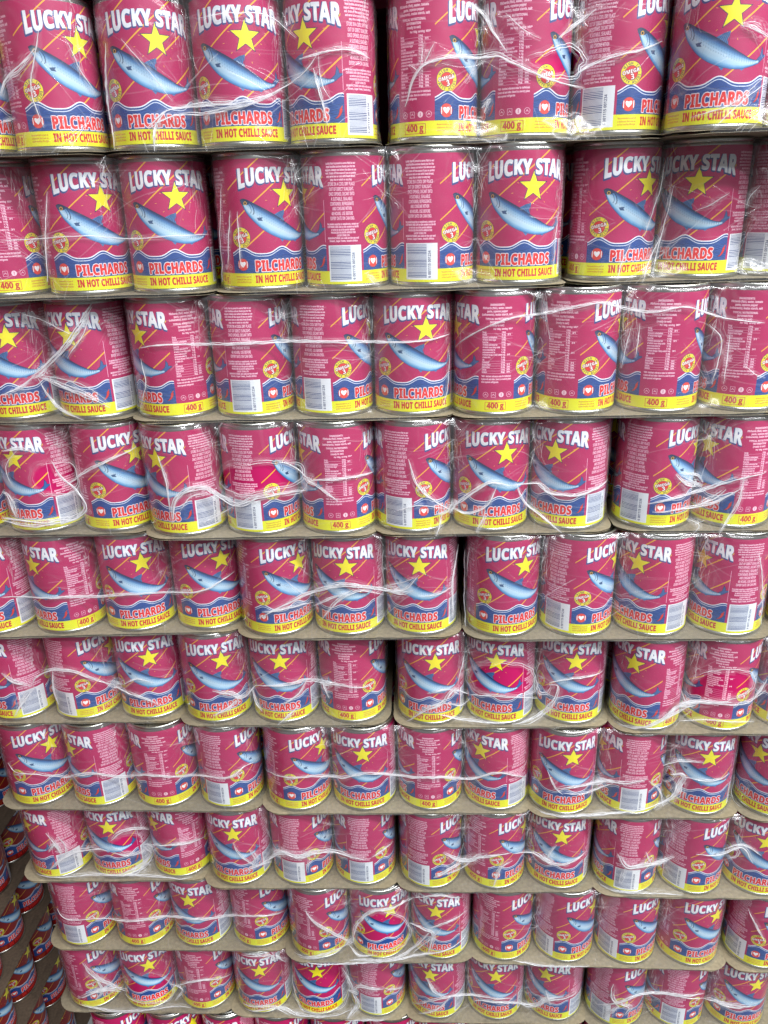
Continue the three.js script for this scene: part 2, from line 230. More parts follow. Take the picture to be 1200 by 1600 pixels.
// ---------------------------------------------------------------- the can
const lathe = (pts, seg = 56) => new THREE.LatheGeometry(pts.map(([r, y]) => new THREE.Vector2(r, y)), seg);
const G = {
  body: lathe([[0.0362, 0.003], [0.0363, 0.0036], [R, 0.0042], [R, 0.1064], [0.0363, 0.1074], [0.0362, 0.1084]]),
  bottomRim: lathe([[0.0346, 0.0012], [0.0352, 0.0002], [0.0364, 0], [0.0372, 0.0006], [0.0374, 0.0018], [0.0372, 0.003], [0.0365, 0.0037], [0.036, 0.004]]),
  topRim: lathe([[0.036, 0.108], [0.0366, 0.1084], [0.0373, 0.1092], [0.0374, 0.1104], [0.0371, 0.1114], [0.0363, 0.1118], [0.0352, 0.1115], [0.0347, 0.1106], [0.0345, 0.1088]]),
  lid: lathe([[0.0345, 0.1090], [0.0343, 0.1074], [0.0336, 0.1070], [0.0326, 0.1074], [0.0316, 0.1084], [0.0308, 0.1085], [0.0296, 0.1076], [0.0284, 0.1076], [0.0274, 0.1085], [0.0262, 0.1085], [0.025, 0.1076], [0.0001, 0.1076]], 44),
  label: new THREE.CylinderGeometry(R + 0.00022, R + 0.00022, 0.1016, 72, 1, true).translate(0, 0.004 + 0.0508, 0),
};
function makeCan(mat, name) {
  const o = new THREE.Group(); o.name = name;
  part('body', G.body, tin, o); part('label', G.label, mat, o); part('bottom_rim', G.bottomRim, tin, o); part('top_rim', G.topRim, tin, o); part('lid', G.lid, lidMat, o);
  return o;
}
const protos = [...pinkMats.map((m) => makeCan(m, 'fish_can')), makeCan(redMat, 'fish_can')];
function placeCan(kind, x, y, z, turn, label, group) {
  const o = protos[kind].clone(); o.name = numbered('fish_can'); o.position.set(x, y, z); o.rotation.y = turn;
  tag(o, label, 'can', group); scene.add(o); return o;
}
const ORD = ['', 'first', 'second', 'third', 'fourth', 'fifth', 'sixth', 'seventh', 'eighth', 'ninth', 'tenth', 'eleventh', 'twelfth', 'thirteenth'];
function faceOf(th) {
  const a = ((th % 360) + 360) % 360, f = a % 180, left = Math.round((a - f) / 180) % 2 ? 'barcode' : 'table', right = left === 'barcode' ? 'table' : 'barcode';
  if (f < 13) return left === 'table' ? 'its 400 g table squarely' : 'its barcode squarely';
  if (f < 30) return left + ' left, fish head right';
  if (f < 50) return 'fish head right of ' + (left === 'table' ? 'table' : 'barcode');
  if (f < 78) return 'fish and star right of centre';
  if (f < 100) return 'the whole fish and star';
  if (f < 118) return 'star mid, fish tail right';
  if (f < 142) return 'star left, fish tail mid';
  if (f < 166) return 'fish tail left, ' + right + ' right';
  return right === 'table' ? 'its 400 g table squarely' : 'its barcode squarely';
}

// ---------------------------------------------------------------- the corrugated pad under each tray
function outline(x0, x1, z0, z1, r, step) {                         // rounded rectangle, front edge at z1
  const p = [], arc = (cx, cz, a) => { for (let i = 0; i <= 8; i++) { const t = a + i / 8 * Math.PI / 2; p.push([cx + r * Math.sin(t), cz + r * Math.cos(t)]); } }, run = (a, b) => { const n = Math.ceil(Math.hypot(b[0] - a[0], b[1] - a[1]) / step); for (let i = 1; i < n; i++) p.push([a[0] + (b[0] - a[0]) * i / n, a[1] + (b[1] - a[1]) * i / n]); };
  arc(x1 - r, z1 - r, 0); run([x1, z1 - r], [x1, z0 + r]); arc(x1 - r, z0 + r, Math.PI / 2); run([x1 - r, z0], [x0 + r, z0]); arc(x0 + r, z0 + r, Math.PI); run([x0, z0 + r], [x0, z1 - r]); arc(x0 + r, z1 - r, Math.PI * 1.5); run([x0 + r, z1], [x1 - r, z1]);
  return p;
}
function sheet(P, y0, y1, droop, ragged, id) {                       // a thin board with an uneven, sagging rim
  const n = P.length, cx = P.reduce((s, q) => s + q[0], 0) / n, cz = P.reduce((s, q) => s + q[1], 0) / n, pos = [], uv = [], idx = [];
  const ring = (inset, y, k) => P.forEach(([x, z], i) => { const dx = cx - x, dz = cz - z, L = Math.hypot(dx, dz), jag = ragged * (N3(x * 160, z * 160, id) + 0.6 * N3(x * 420, z * 420, id + 5)) * k, q = (inset + jag) / L; const px = x + dx * q, pz = z + dz * q; pos.push(px, y - droop * k * (0.55 + 0.9 * N3(x * 22, z * 22, id + 3) + 0.4 * N3(x * 90, z * 90, id + 8)), pz); uv.push(px * 4, pz * 4); });
  ring(0.011, y1, 0); ring(0.004, y1, 0.35); ring(0, y1, 1); ring(0, y0, 1); ring(0.004, y0, 0.35); ring(0.011, y0, 0);
  for (let k = 0; k < 5; k++) for (let i = 0; i < n; i++) { const j = (i + 1) % n, a = k * n + i, b = k * n + j; idx.push(a, a + n, b, b, a + n, b + n); }
  const tris = THREE.ShapeUtils.triangulateShape(P.map((_, i) => new THREE.Vector2(pos[i * 3], pos[i * 3 + 2])), []);
  for (const [a, b, c] of tris) { const flip = (pos[b * 3] - pos[a * 3]) * (pos[c * 3 + 2] - pos[a * 3 + 2]) - (pos[c * 3] - pos[a * 3]) * (pos[b * 3 + 2] - pos[a * 3 + 2]) > 0; idx.push(...(flip ? [a, c, b] : [a, b, c])); idx.push(...(flip ? [a, b, c] : [a, c, b]).map((q) => q + 5 * n)); }
  return geo(pos, idx, uv);
}
let padId = 0;
function makePad(n, depth, over, label, mat) {                       // local axes: first can's centre at the origin, can feet at y = 0
  const t = thing('cardboard_pad', label, 'cardboard pad', 'cardboard pads between the can layers'), id = ++padId * 3.7;
  const a = -R - over[0], b = (n - 1) * STEP + R + over[1], f = R + over[2], P = outline(a, b, -depth, f, 0.024, 0.008);
  part('top_liner', sheet(P, -0.0005, -0.00005, 0.0008, 0.0009, id), mat, t);
  part('bottom_liner', sheet(outline(a + 0.001, b - 0.001, -depth, f - 0.0006, 0.024, 0.008), -0.0026, -0.0021, 0.0009, 0.0012, id + 0.4), mat, t);
  const pos = [], idx = [], uv = [];                                 // the fluting seen end-on between the two liners
  const m = Math.round((b - a - 0.046) / 0.0011);
  for (let i = 0; i <= m; i++) { const x = a + 0.023 + (b - a - 0.046) * i / m, y = -0.0013 - 0.0008 * (0.55 + 0.9 * N3(x * 22, f * 22, id + 3)) + 0.0007 * Math.sin(x / 0.0055 * 2 * Math.PI), j = 0.0009 * N3(x * 160, f * 160, id) + 0.0012; pos.push(x, y, f - j, x, y + 0.0004, f - 0.012); uv.push(x * 4, 0, x * 4, 0.05); if (i < m) idx.push(i * 2, i * 2 + 2, i * 2 + 1, i * 2 + 1, i * 2 + 2, i * 2 + 3); }
  part('fluting', geo(pos, idx, uv), fluteMat, t);
  return t;
}

// ---------------------------------------------------------------- shrink film round a tray: a sheet that runs over the can fronts
function filmPath(n) {
  const L = (n - 1) * STEP, Rf = R + 0.0018, p = [];
  for (let i = 0; i < 30; i++) { const a = -100 / 180 * Math.PI * (1 - i / 29); p.push([Rf * Math.sin(a), Rf * Math.cos(a), Math.sin(a), Math.cos(a), 0]); }
  const m = Math.floor(L / 0.002);
  for (let i = 1; i < m; i++) { const x = L * i / m, c = 1 - Math.cos(2 * Math.PI * x / STEP); p.push([x, Rf - 0.0045 * c / 2, 0, 1, c / 2]); }
  for (let i = 0; i < 30; i++) { const a = 100 / 180 * Math.PI * i / 29; p.push([L + Rf * Math.sin(a), Rf * Math.cos(a), Math.sin(a), Math.cos(a), 0]); }
  const s = [0]; for (let i = 1; i < p.length; i++) s.push(s[i - 1] + Math.hypot(p[i][0] - p[i - 1][0], p[i][1] - p[i - 1][1]));
  return { p, s, total: s[s.length - 1] };
}
function filmPoint(F, s, h, lift, id) {
  s = Math.max(0, Math.min(F.total, s)); let i = 1; while (i < F.s.length - 1 && F.s[i] < s) i++;
  const q = (s - F.s[i - 1]) / (F.s[i] - F.s[i - 1]), A = F.p[i - 1], B = F.p[i], m = (k) => A[k] + (B[k] - A[k]) * q;
  const low = 1 - ss(h, -0.004, 0.02), dip = m(4), high = ss(h, 0.07, 0.1) * dip;
  const wr = 0.0007 * N3(s * 40, h * 60, id) + 0.0006 * N3(s * 130, h * 130, id + 4) + high * 0.0034 * N3(s * 170, h * 150, id + 9) + high * 0.0012 * N3(s * 420, h * 300, id + 2);
  const off = lift + low * (0.0016 + 0.0045 * dip) - 0.004 * ss(h, 0.108, 0.1118) + wr;
  return new V3(m(0) + m(2) * off, h, m(1) + m(3) * off);
}
const inside = (pts, x, y) => { let c = false; for (let i = 0, j = pts.length - 1; i < pts.length; j = i++) { const [xi, yi] = pts[i], [xj, yj] = pts[j]; if ((yi > y) !== (yj > y) && x < (xj - xi) * (y - yi) / (yj - yi) + xi) c = !c; } return c; };
function nearest(pts, x, y) { let best = [1e9]; for (let i = 0, j = pts.length - 1; i < pts.length; j = i++) { const [ax, ay] = pts[j], [bx, by] = pts[i], dx = bx - ax, dy = by - ay, t = Math.max(0, Math.min(1, ((x - ax) * dx + (y - ay) * dy) / (dx * dx + dy * dy))), px = ax + dx * t, py = ay + dy * t, d = Math.hypot(px - x, py - y); if (d < best[0]) best = [d, px, py]; } return best; }
const pairs = (a, from = 0) => { const o = []; for (let i = from; i < a.length; i += 2) o.push([a[i] / 1000, Math.max(-0.002, Math.min(0.109, a[i + 1] / 1000 - 0.002))]); return o; };
function smoothLoop(pts) { return new THREE.CatmullRomCurve3(pts.map(([x, y]) => new V3(x, y, 0)), true).getPoints(72).slice(0, -1).map((v) => [v.x + 0.0024 * N3(v.x * 130, v.y * 130, 1) + 0.0009 * N3(v.x * 500, v.y * 500, 4), v.y + 0.0024 * N3(v.x * 130, v.y * 130, 7) + 0.0009 * N3(v.x * 500, v.y * 500, 9)]); }
function makeFilm(T, n, id, label) {
  const t = thing('shrink_wrap', label, 'shrink wrap', 'torn shrink wrap round the can trays'), F = filmPath(n);
  const holes = T.holes.map((h) => smoothLoop(pairs(h)));
  const nu = Math.ceil(F.total / 0.003), nv = 38, pos = [], uv = [], idx = [], gone = [];
  for (let j = 0; j <= nv; j++) for (let i = 0; i <= nu; i++) {
    let s = F.total * i / nu, h = -0.003 + 0.1148 * j / nv, out = false;
    for (const H of holes) if (inside(H, s, h)) { out = true; const b = nearest(H, s, h); if (b[0] < 0.0045) { s = b[1]; h = b[2]; } }
    gone.push(out); const p = filmPoint(F, s, h, 0, id); pos.push(p.x, p.y, p.z); uv.push((s - F.s[29]) / STEP / 4 + Math.floor(id * 3.1) * 0.25, (h + 0.003) / 0.1148);
  }
  for (let j = 0; j < nv; j++) for (let i = 0; i < nu; i++) { const a = j * (nu + 1) + i, q = [a, a + 1, a + nu + 1, a + nu + 2]; if (q.every((k) => gone[k])) continue; idx.push(a, a + 1, a + nu + 1, a + nu + 1, a + 1, a + nu + 2); }
  part('film', geo(pos, idx, uv), filmMats[Math.floor(id * 7.3) % 3], t);
  for (const s of T.strands) strand(t, F, pairs(s, 1), s[0] / 1000, id, false);
  for (const H of holes) strand(t, F, H.filter((_, i) => i % 2 === 0), 0.0022, id, true);
  return t;
}
let fibre = 0;
function strand(parent, F, pts, w, id, loop) {                       // a stretched, whitened band of film: a few fibres drawn together, and a crumpled veil between them
  const curve = new THREE.CatmullRomCurve3(pts.map(([s, h]) => new V3(s, h, 0)), loop, 'centripetal'), len = curve.getLength(), m = Math.max(6, Math.ceil(len / 0.0022)), C = curve.getSpacedPoints(m);
  const nF = loop ? 2 : w < 0.0021 ? 1 : Math.max(3, Math.min(12, Math.round(w * 1000 * 1.7))), geos = [];
  const tang = C.map((c, i) => { const a = C[loop ? (i + m - 1) % m : Math.max(0, i - 1)], b = C[loop ? (i + 1) % m : Math.min(m, i + 1)], L = Math.hypot(b.x - a.x, b.y - a.y) || 1; return [-(b.y - a.y) / L, (b.x - a.x) / L]; });
  const env = (t) => (loop ? 1 : 0.42 + 0.58 * Math.sin(Math.PI * Math.min(1, Math.max(0, t))));
  for (let k = 0; k < nF; k++) {
    const z = ++fibre * 1.93, o0 = nF > 1 ? k / (nF - 1) - 0.5 : 0, r0 = (loop ? 0.0002 : rr(0.00009, 0.00024) + (k < 2 ? 0.00008 : 0) + Math.min(0.0001, w * 0.015)), a0 = k < 2 && !loop ? 0 : rnd() * 0.45, a1 = k < 2 && !loop ? 1 : 1 - rnd() * 0.45, pos = [], idx = [], uv = [];
    const i0 = Math.floor(a0 * m), i1 = Math.ceil(a1 * m);
    for (let i = i0; i <= i1; i++) {
      const t = i / m, d = (o0 * w * 0.9 + 0.35 * w * N3(t * len * 70, z, 1) + 0.0004 * N3(t * len * 300, z, 3)) * env(t), c = C[i], nrm = tang[i];
      const p = filmPoint(F, c.x + nrm[0] * d, Math.max(-0.003, c.y + nrm[1] * d), 0.0006 + 0.0006 * (1 + N3(t * len * 120, z, 5)), id), r = r0 * (0.7 + 0.6 * Math.abs(N3(t * len * 90, z, 8)) + 0.3) * (0.15 + 0.85 * Math.min(1, Math.min(i - i0, i1 - i) / 6));
      const up = new V3(nrm[0], nrm[1], 0);
      for (let q = 0; q < 4; q++) { const an = q * Math.PI / 2 + z, u = Math.cos(an) * r * 1.5, v = Math.sin(an) * r * 0.7; pos.push(p.x + up.x * u, p.y + up.y * u, p.z + v); uv.push(q / 4, t); }
      if (i > i0) { const b = (i - i0) * 4; for (let q = 0; q < 4; q++) { const e = (q + 1) % 4; idx.push(b - 4 + q, b - 4 + e, b + q, b + q, b - 4 + e, b + e); } }
    }
    geos.push(geo(pos, idx, uv));
  }
  const mesh = part('stretched_strand', mergeGeometries(geos), strandMat, parent);
  const pos = [], idx = [], uv = [], wide = 1.3 * w + 0.002, z = fibre * 0.71, k = 10;
  for (let i = 0; i <= m; i++) for (let j = 0; j <= k; j++) { const t = i / m, f = j / k - 0.5, d = f * 2 * wide * env(t) * (1 + 0.5 * N3(t * len * 60, z, 3)), c = C[i], nrm = tang[i], p = filmPoint(F, c.x + nrm[0] * d, Math.max(-0.003, c.y + nrm[1] * d), 0.0005 + 0.0011 * N3(f * 9, t * len * 110, z), id); pos.push(p.x, p.y, p.z); uv.push(j / k, t); if (i && j) { const a = (i - 1) * (k + 1) + j - 1; idx.push(a, a + 1, a + k + 1, a + k + 1, a + 1, a + k + 2); } }
  part('crumpled_fold', geo(pos, idx, uv), w > 0.0048 ? veilMatThick : veilMat, mesh);
}

const TRAYS = [
  { row: 1, x: -0.3701, z: 0.015, turn: 0.0054, th: [60, 68],
    strands: [[4.0, 149, 74, 132, 60, 120, 54, 113, 43], [2.1, 108, 24, 122, 27], [2.0, 154, 90, 149, 74, 140, 46, 145, 19], [1.5, 171, 82, 182, 57, 193, 44]],
    holes: [] },
  { row: 1, x: -0.2168, z: 0.0039, turn: 0.0003, th: [93, 96, 140],
    strands: [[3.1, 71, 18, 88, 30, 109, 33, 145, 34, 171, 39, 195, 49], [2.1, 72, 17, 92, 26, 124, 27, 162, 34, 183, 42], [2.6, 89, 30, 78, 17, 76, -4], [2.1, 44, 79, 35, 43, 39, 3], [2.5, 198, 63, 214, 66, 236, 69, 259, 64], [2.5, 210, 56, 217, 26, 219, 15], [1.5, 214, 66, 216, 44, 224, 31], [1.5, 214, 66, 204, 55, 191, 47], [2.0, 121, 93, 147, 95, 176, 93, 197, 77], [1.5, 59, 81, 77, 59, 94, 36]],
    holes: [] },
  { row: 1, x: 0.02, z: -0.0037, turn: 0.0013, th: [24, 14, 204],
    strands: [[3.0, 41, 28, 50, 48, 57, 56, 69, 60, 88, 62, 101, 61, 117, 62, 128, 57, 145, 49, 166, 42, 187, 37], [1.5, 55, 54, 59, 73], [1.5, 57, 55, 67, 72], [1.5, 58, 56, 80, 63], [1.5, 54, 52, 46, 58], [2.5, 175, 44, 188, 52, 208, 58, 228, 62, 249, 69], [2.5, 164, 72, 174, 79, 192, 91], [3.0, 94, 99, 107, 88, 114, 77, 124, 64], [2.0, 122, 90, 137, 77, 150, 71], [1.5, 101, 59, 96, 50, 91, 43], [2.1, 105, 25, 111, 31, 107, 21]],
    holes: [[138, 57, 153, 61, 170, 67, 181, 63, 186, 57, 182, 49, 179, 44, 164, 45, 153, 49]] },
  { row: 1, x: 0.2439, z: 0.0279, turn: -0.0066, th: [95, 60],
    strands: [[4.7, 66, 71, 76, 70, 91, 62], [1.9, 54, -3, 67, 14, 93, 34], [1.5, 38, 11, 65, 18, 90, 37]],
    holes: [] },
  { row: 2, x: -0.3684, z: 0.0024, turn: 0.0127, th: [1, 78, 93],
    strands: [[1.9, 83, 49, 119, 50, 157, 51, 193, 48, 231, 49, 269, 49], [1.6, 131, 87, 121, 46, 117, 14]],
    holes: [] },
  { row: 2, x: -0.1343, z: 0.0003, turn: -0.001, th: [69, 183, 195, 88],
    strands: [[1.7, 41, 88, 31, 47, 27, 9], [1.6, 330, 60, 328, 35, 327, 8], [1.1, 48, 68, 39, 21], [1.1, 55, 67, 54, 21]],
    holes: [] },
  { row: 2, x: 0.1793, z: -0.0136, turn: -0.0032, th: [58, 112, 211],
    strands: [[1.7, 102, 39, 93, 19, 87, -1], [1.6, 108, 78, 102, 42, 96, 6], [1.6, 180, 76, 173, 68, 170, 58], [1.3, 99, 98, 96, 73, 86, 38], [1.4, 75, 33, 68, 17, 65, 1], [1.6, 127, 57, 139, 62, 154, 71]],
    holes: [] },
  { row: 3, x: -0.3836, z: -0.0091, turn: 0.0041, th: [113, 138],
    strands: [[4.7, 166, 110, 145, 82, 130, 67, 101, 45], [4.8, 101, 45, 126, 35, 149, 25, 166, 13], [3.0, 101, 45, 85, 34, 66, 27], [2.4, 101, 45, 114, 17, 141, 3], [1.7, 91, 104, 122, 92, 145, 80], [1.8, 101, 45, 121, 42, 145, 36, 163, 20], [1.7, 162, 105, 153, 83, 134, 60], [5.9, 96, 43, 104, 47, 113, 54]],
    holes: [] },
  { row: 3, x: -0.2283, z: -0.0038, turn: -0.009, th: [-22, 195, 207, 87.5],
    strands: [[2.3, 47, 69, 68, 72, 116, 71, 156, 72, 214, 72, 264, 70, 306, 71, 335, 74], [1.8, 47, 59, 48, 35, 35, 10], [1.8, 335, 63, 333, 28, 326, 8]],
    holes: [] },
  { row: 3, x: 0.0747, z: 0.0048, turn: 0.0009, th: [-5, 20.5, -3, 3],
    strands: [[2.2, 22, 62, 44, 76, 60, 84, 78, 90, 101, 92, 124, 96, 155, 101, 174, 96, 199, 92, 225, 96, 244, 91, 264, 85, 296, 81], [1.7, 183, 81, 180, 63, 177, 43], [1.7, 250, 80, 262, 67, 259, 27], [1.4, 284, 45, 295, 36, 304, 33], [1.4, 269, 72, 269, 27], [1.4, 190, 82, 189, 52]],
    holes: [] },
  { row: 4, x: -0.4551, z: -0.0052, turn: 0.0148, th: [40, 145, 73],
    strands: [[4.4, 112, 20, 132, 18, 163, 16, 187, 19, 198, 28, 190, 48, 179, 59, 172, 77], [2.2, 180, 50, 205, 66, 228, 77, 258, 86], [2.4, 127, 89, 147, 91, 161, 86], [5.0, 118, 47, 124, 44, 129, 20], [2.5, 112, 17, 142, 12, 180, 15], [1.9, 145, 91, 128, 72, 131, 52]],
    holes: [[153, 69, 172, 76, 192, 75, 197, 60, 191, 47, 175, 42, 155, 47]] },
  { row: 4, x: -0.2283, z: 0.0058, turn: 0.0045, th: [149, 207, -1.5],
    strands: [[4.9, 60, 17, 65, 40, 77, 50, 93, 52, 112, 41, 125, 35, 144, 42, 175, 46, 194, 49], [2.4, 55, 86, 60, 61, 60, 30], [1.9, 89, 16, 104, 23, 125, 35], [2.4, 196, 58, 183, 70, 165, 78], [2.4, 196, 58, 231, 60, 267, 59], [3.0, 196, 58, 212, 47, 224, 37], [1.8, 68, 28, 82, 44, 100, 45], [5.4, 191, 61, 196, 58, 202, 53], [1.8, 196, 58, 187, 45, 169, 42]],
    holes: [[109, 65, 122, 75, 147, 77, 171, 76, 189, 74, 190, 61, 179, 53, 157, 49, 142, 46, 119, 47, 111, 54]] },
  { row: 4, x: -0.0015, z: 0.0037, turn: 0.0067, th: [205, 83, 127],
    strands: [[3.0, 63, 78, 71, 52, 86, 36, 104, 24], [4.2, 104, 29, 120, 41, 140, 54, 160, 50], [3.1, 87, 21, 97, 23, 104, 27], [2.5, 94, 21, 92, 11, 88, 0], [3.1, 136, 25, 134, 16, 127, 3], [3.0, 160, 50, 187, 50, 195, 42, 221, 40, 259, 49], [2.4, 164, 52, 173, 32, 192, 16, 209, 2], [6.1, 100, 22, 104, 29, 107, 35], [2.4, 104, 27, 118, 22, 136, 30, 145, 49], [1.8, 46, 23, 69, 31, 100, 26], [4.8, 183, 52, 191, 46, 198, 42]],
    holes: [] },
  { row: 4, x: 0.2334, z: 0.0029, turn: -0.0016, th: [206, -33],
    strands: [[6.6, 76, 59, 85, 52, 103, 46], [3.0, 53, 29, 75, 35, 105, 42, 132, 53, 159, 59], [4.8, 97, 25, 112, 33, 124, 43], [2.4, 139, 56, 137, 31, 128, 10, 122, -3], [2.4, 78, 60, 97, 56, 103, 49], [1.8, 90, 14, 103, 7, 98, -2], [2.4, 58, 21, 82, 23, 113, 28, 139, 45]],
    holes: [] },
  { row: 5, x: -0.4501, z: -0.0038, turn: 0.0356, th: [135, -19, 97, 83],
    strands: [[2.6, 89, 47, 120, 46, 154, 46, 186, 44, 221, 48, 264, 47, 299, 50, 318, 58, 335, 63]],
    holes: [] },
  { row: 5, x: -0.1468, z: 0.0021, turn: -0.0001, th: [66, 109, 109],
    strands: [[4.5, 51, 23, 69, 35, 91, 45, 113, 54, 144, 62, 174, 56, 200, 54, 217, 72], [2.6, 110, 37, 126, 45, 152, 57], [3.2, 118, 23, 135, 44, 157, 55, 182, 49], [2.6, 217, 49, 239, 50, 258, 51], [6.4, 182, 56, 202, 53, 212, 56], [2.6, 270, 92, 257, 63, 257, 15], [2.6, 57, 32, 84, 36, 110, 41], [1.9, 182, 58, 199, 62, 215, 70], [1.9, 80, 71, 98, 52, 110, 48]],
    holes: [] },
  { row: 5, x: 0.0891, z: 0.0072, turn: -0.0071, th: [70, 210, 129, 150],
    strands: [[2.6, 13, 87, 9, 36, 20, 1], [1.9, 24, 97, 17, 58], [1.9, 306, 97, 319, 53, 325, 12]],
    holes: [] },
  { row: 5, x: 0.4003, z: 0.007, turn: 0, th: [150],
    strands: [],
    holes: [] },
  { row: 6, x: -0.4531, z: -0.0134, turn: 0.0134, th: [168, 230, 108],
    strands: [[4.2, 70, 67, 79, 56, 97, 48], [3.5, 97, 48, 104, 58, 126, 69, 150, 67, 166, 57, 183, 49, 200, 50], [4.9, 72, 10, 85, 30, 100, 47], [9.1, 181, 49, 188, 48, 199, 47], [3.5, 188, 48, 204, 39, 223, 32, 237, 21], [2.1, 126, 67, 122, 44, 124, 23], [2.8, 200, 49, 218, 57, 234, 51]],
    holes: [] },
  { row: 6, x: -0.224, z: -0.008, turn: -0.0007, th: [97, 113, 13],
    strands: [[4.8, 71, 47, 91, 40, 100, 35, 117, 51], [3.4, 117, 51, 158, 54, 172, 57, 195, 54, 222, 51, 244, 48], [6.8, 188, 54, 195, 53, 202, 51], [2.8, 163, 24, 150, 12, 139, 3], [4.2, 100, 35, 87, 23, 68, 14], [2.7, 191, 58, 193, 46, 197, 34], [2.1, 174, 56, 163, 39, 145, 28], [2.1, 114, 46, 116, 30, 122, 18]],
    holes: [] },
  { row: 6, x: 0.015, z: -0.004, turn: 0.0023, th: [99, 113, 97],
    strands: [[4.1, 36, 1, 61, 25, 77, 32, 91, 47, 107, 41], [2.7, 62, 44, 77, 48, 91, 48], [2.0, 107, 39, 139, 40, 180, 35], [4.8, 191, 53, 201, 52, 200, 36, 186, 16, 167, 7, 153, 5], [2.7, 191, 55, 219, 63, 250, 64], [6.1, 86, 49, 92, 46, 99, 41], [2.1, 77, 34, 98, 27, 108, 35], [2.1, 74, 18, 98, 11, 146, 7], [2.0, 94, 52, 99, 75, 102, 94]],
    holes: [[107, 67, 114, 75, 131, 80, 151, 80, 170, 73, 176, 60, 176, 45, 163, 40, 139, 43, 115, 44, 108, 53], [179, 62, 187, 59, 193, 51, 191, 41, 181, 43]] },
  { row: 6, x: 0.2472, z: 0.0071, turn: -0.0123, th: [-52, -4, 183],
    strands: [[4.7, 18, -1, 54, 8, 75, 19, 96, 35, 130, 39, 161, 40, 178, 53], [2.0, 94, 15, 131, 17, 172, 15], [4.0, 66, 13, 83, 22, 102, 32], [6.7, 92, 33, 102, 34, 111, 36], [2.0, 91, 55, 96, 43, 102, 34], [2.6, 159, 40, 169, 47, 178, 66]],
    holes: [[99, 53, 105, 66, 114, 72, 136, 79, 157, 75, 165, 65, 160, 52, 142, 44, 128, 40, 108, 40]] },
  { row: 7, x: -0.4485, z: -0.0074, turn: -0.0132, th: [84, 168, 17, 212],
    strands: [[3.3, 52, 65, 56, 55, 77, 51, 111, 44, 145, 53, 177, 45, 213, 51, 249, 47, 274, 49, 306, 49, 324, 58, 347, 52]],
    holes: [] },
  { row: 7, x: -0.1391, z: -0.0005, turn: 0.0063, th: [58, 108, 2, 134],
    strands: [[3.2, 17, 44, 40, 51, 84, 52, 120, 50, 145, 57, 192, 50, 227, 52, 263, 46, 298, 57, 336, 37]],
    holes: [] },
  { row: 7, x: 0.1634, z: 0.005, turn: -0.0011, th: [88, 167, 87],
    strands: [[4.2, 50, 38, 66, 44, 85, 45, 106, 49, 127, 48, 153, 55], [6.3, 178, 58, 192, 57, 190, 44, 185, 28, 164, 12], [2.8, 192, 55, 225, 53, 243, 57], [2.9, 25, -6, 55, 4, 102, 6, 148, 13, 180, 23], [2.1, 44, 61, 55, 39, 62, 33], [5.6, 92, 44, 99, 46, 108, 49], [2.8, 62, 35, 91, 35, 118, 47], [2.8, 168, 70, 185, 75, 211, 76], [2.1, 154, 52, 168, 36, 174, 15]],
    holes: [[169, 54, 171, 62, 176, 66, 183, 58, 181, 50, 175, 49]] },
  { row: 7, x: 0.3966, z: 0.0093, turn: 0, th: [128],
    strands: [[2.9, 5, 39, 9, 6, 26, 2]],
    holes: [] },
  { row: 8, x: -0.4467, z: -0.0116, turn: 0.0167, th: [174, 128, -14],
    strands: [[5.4, 65, 20, 83, 35, 102, 44, 127, 50, 145, 48], [3.1, 72, 76, 80, 59, 84, 38], [3.8, 147, 63, 159, 74, 179, 78, 195, 77], [10.0, 184, 51, 191, 49, 195, 40], [7.0, 195, 42, 185, 26, 170, 15, 150, 11], [3.8, 191, 54, 231, 57, 262, 50], [3.1, 47, 10, 81, 9, 145, 11, 238, 4], [4.6, 69, 47, 78, 58, 86, 40], [3.1, 146, 46, 168, 38, 190, 47], [2.3, 84, 70, 91, 49, 84, 30]],
    holes: [[145, 61, 159, 69, 178, 68, 184, 58, 180, 43, 164, 41, 151, 49]] },
  { row: 8, x: -0.2187, z: -0.0028, turn: 0.0056, th: [119, 203, 190],
    strands: [[6.0, 92, 31, 108, 43, 124, 55, 145, 50, 164, 54, 190, 53, 205, 49, 225, 47], [3.0, 153, 24, 154, 35, 157, 46], [2.3, 230, 48, 247, 53, 262, 53], [5.3, 87, 59, 93, 44, 87, 27], [3.8, 76, 27, 92, 32, 111, 38], [7.5, 112, 50, 123, 54, 132, 52], [3.0, 69, 71, 75, 52, 90, 34]],
    holes: [] },
  { row: 8, x: 0.0134, z: 0.0009, turn: 0.0037, th: [205, 35, 99],
    strands: [[5.9, 81, 60, 96, 48, 109, 45, 131, 58], [4.5, 69, 23, 86, 33, 106, 45], [3.0, 106, 45, 131, 54, 160, 60], [3.7, 139, 9, 148, 40, 161, 48], [4.4, 160, 58, 185, 57, 200, 47, 215, 43, 250, 54], [8.1, 197, 56, 203, 51, 209, 48], [6.0, 100, 47, 107, 45, 115, 48], [2.2, 79, 26, 98, 31, 116, 47], [2.2, 200, 45, 204, 60, 211, 71]],
    holes: [] },
  { row: 8, x: 0.2446, z: 0.006, turn: -0.0152, th: [171, 203, 90],
    strands: [[5.8, 49, 61, 60, 45, 79, 48, 94, 49, 112, 58], [4.4, 60, 45, 57, 33, 53, 17], [2.9, 79, 67, 83, 57, 88, 49], [3.6, 135, 66, 164, 65, 187, 73, 201, 52], [3.0, 16, -15, 58, 8, 127, 6], [5.9, 89, 47, 96, 49, 105, 52], [2.9, 165, 72, 186, 77, 208, 65]],
    holes: [[168, 64, 175, 69, 182, 68, 183, 60, 175, 58]] },
  { row: 9, x: -0.4341, z: -0.0127, turn: 0.0028, th: [215, 25, 132, 43],
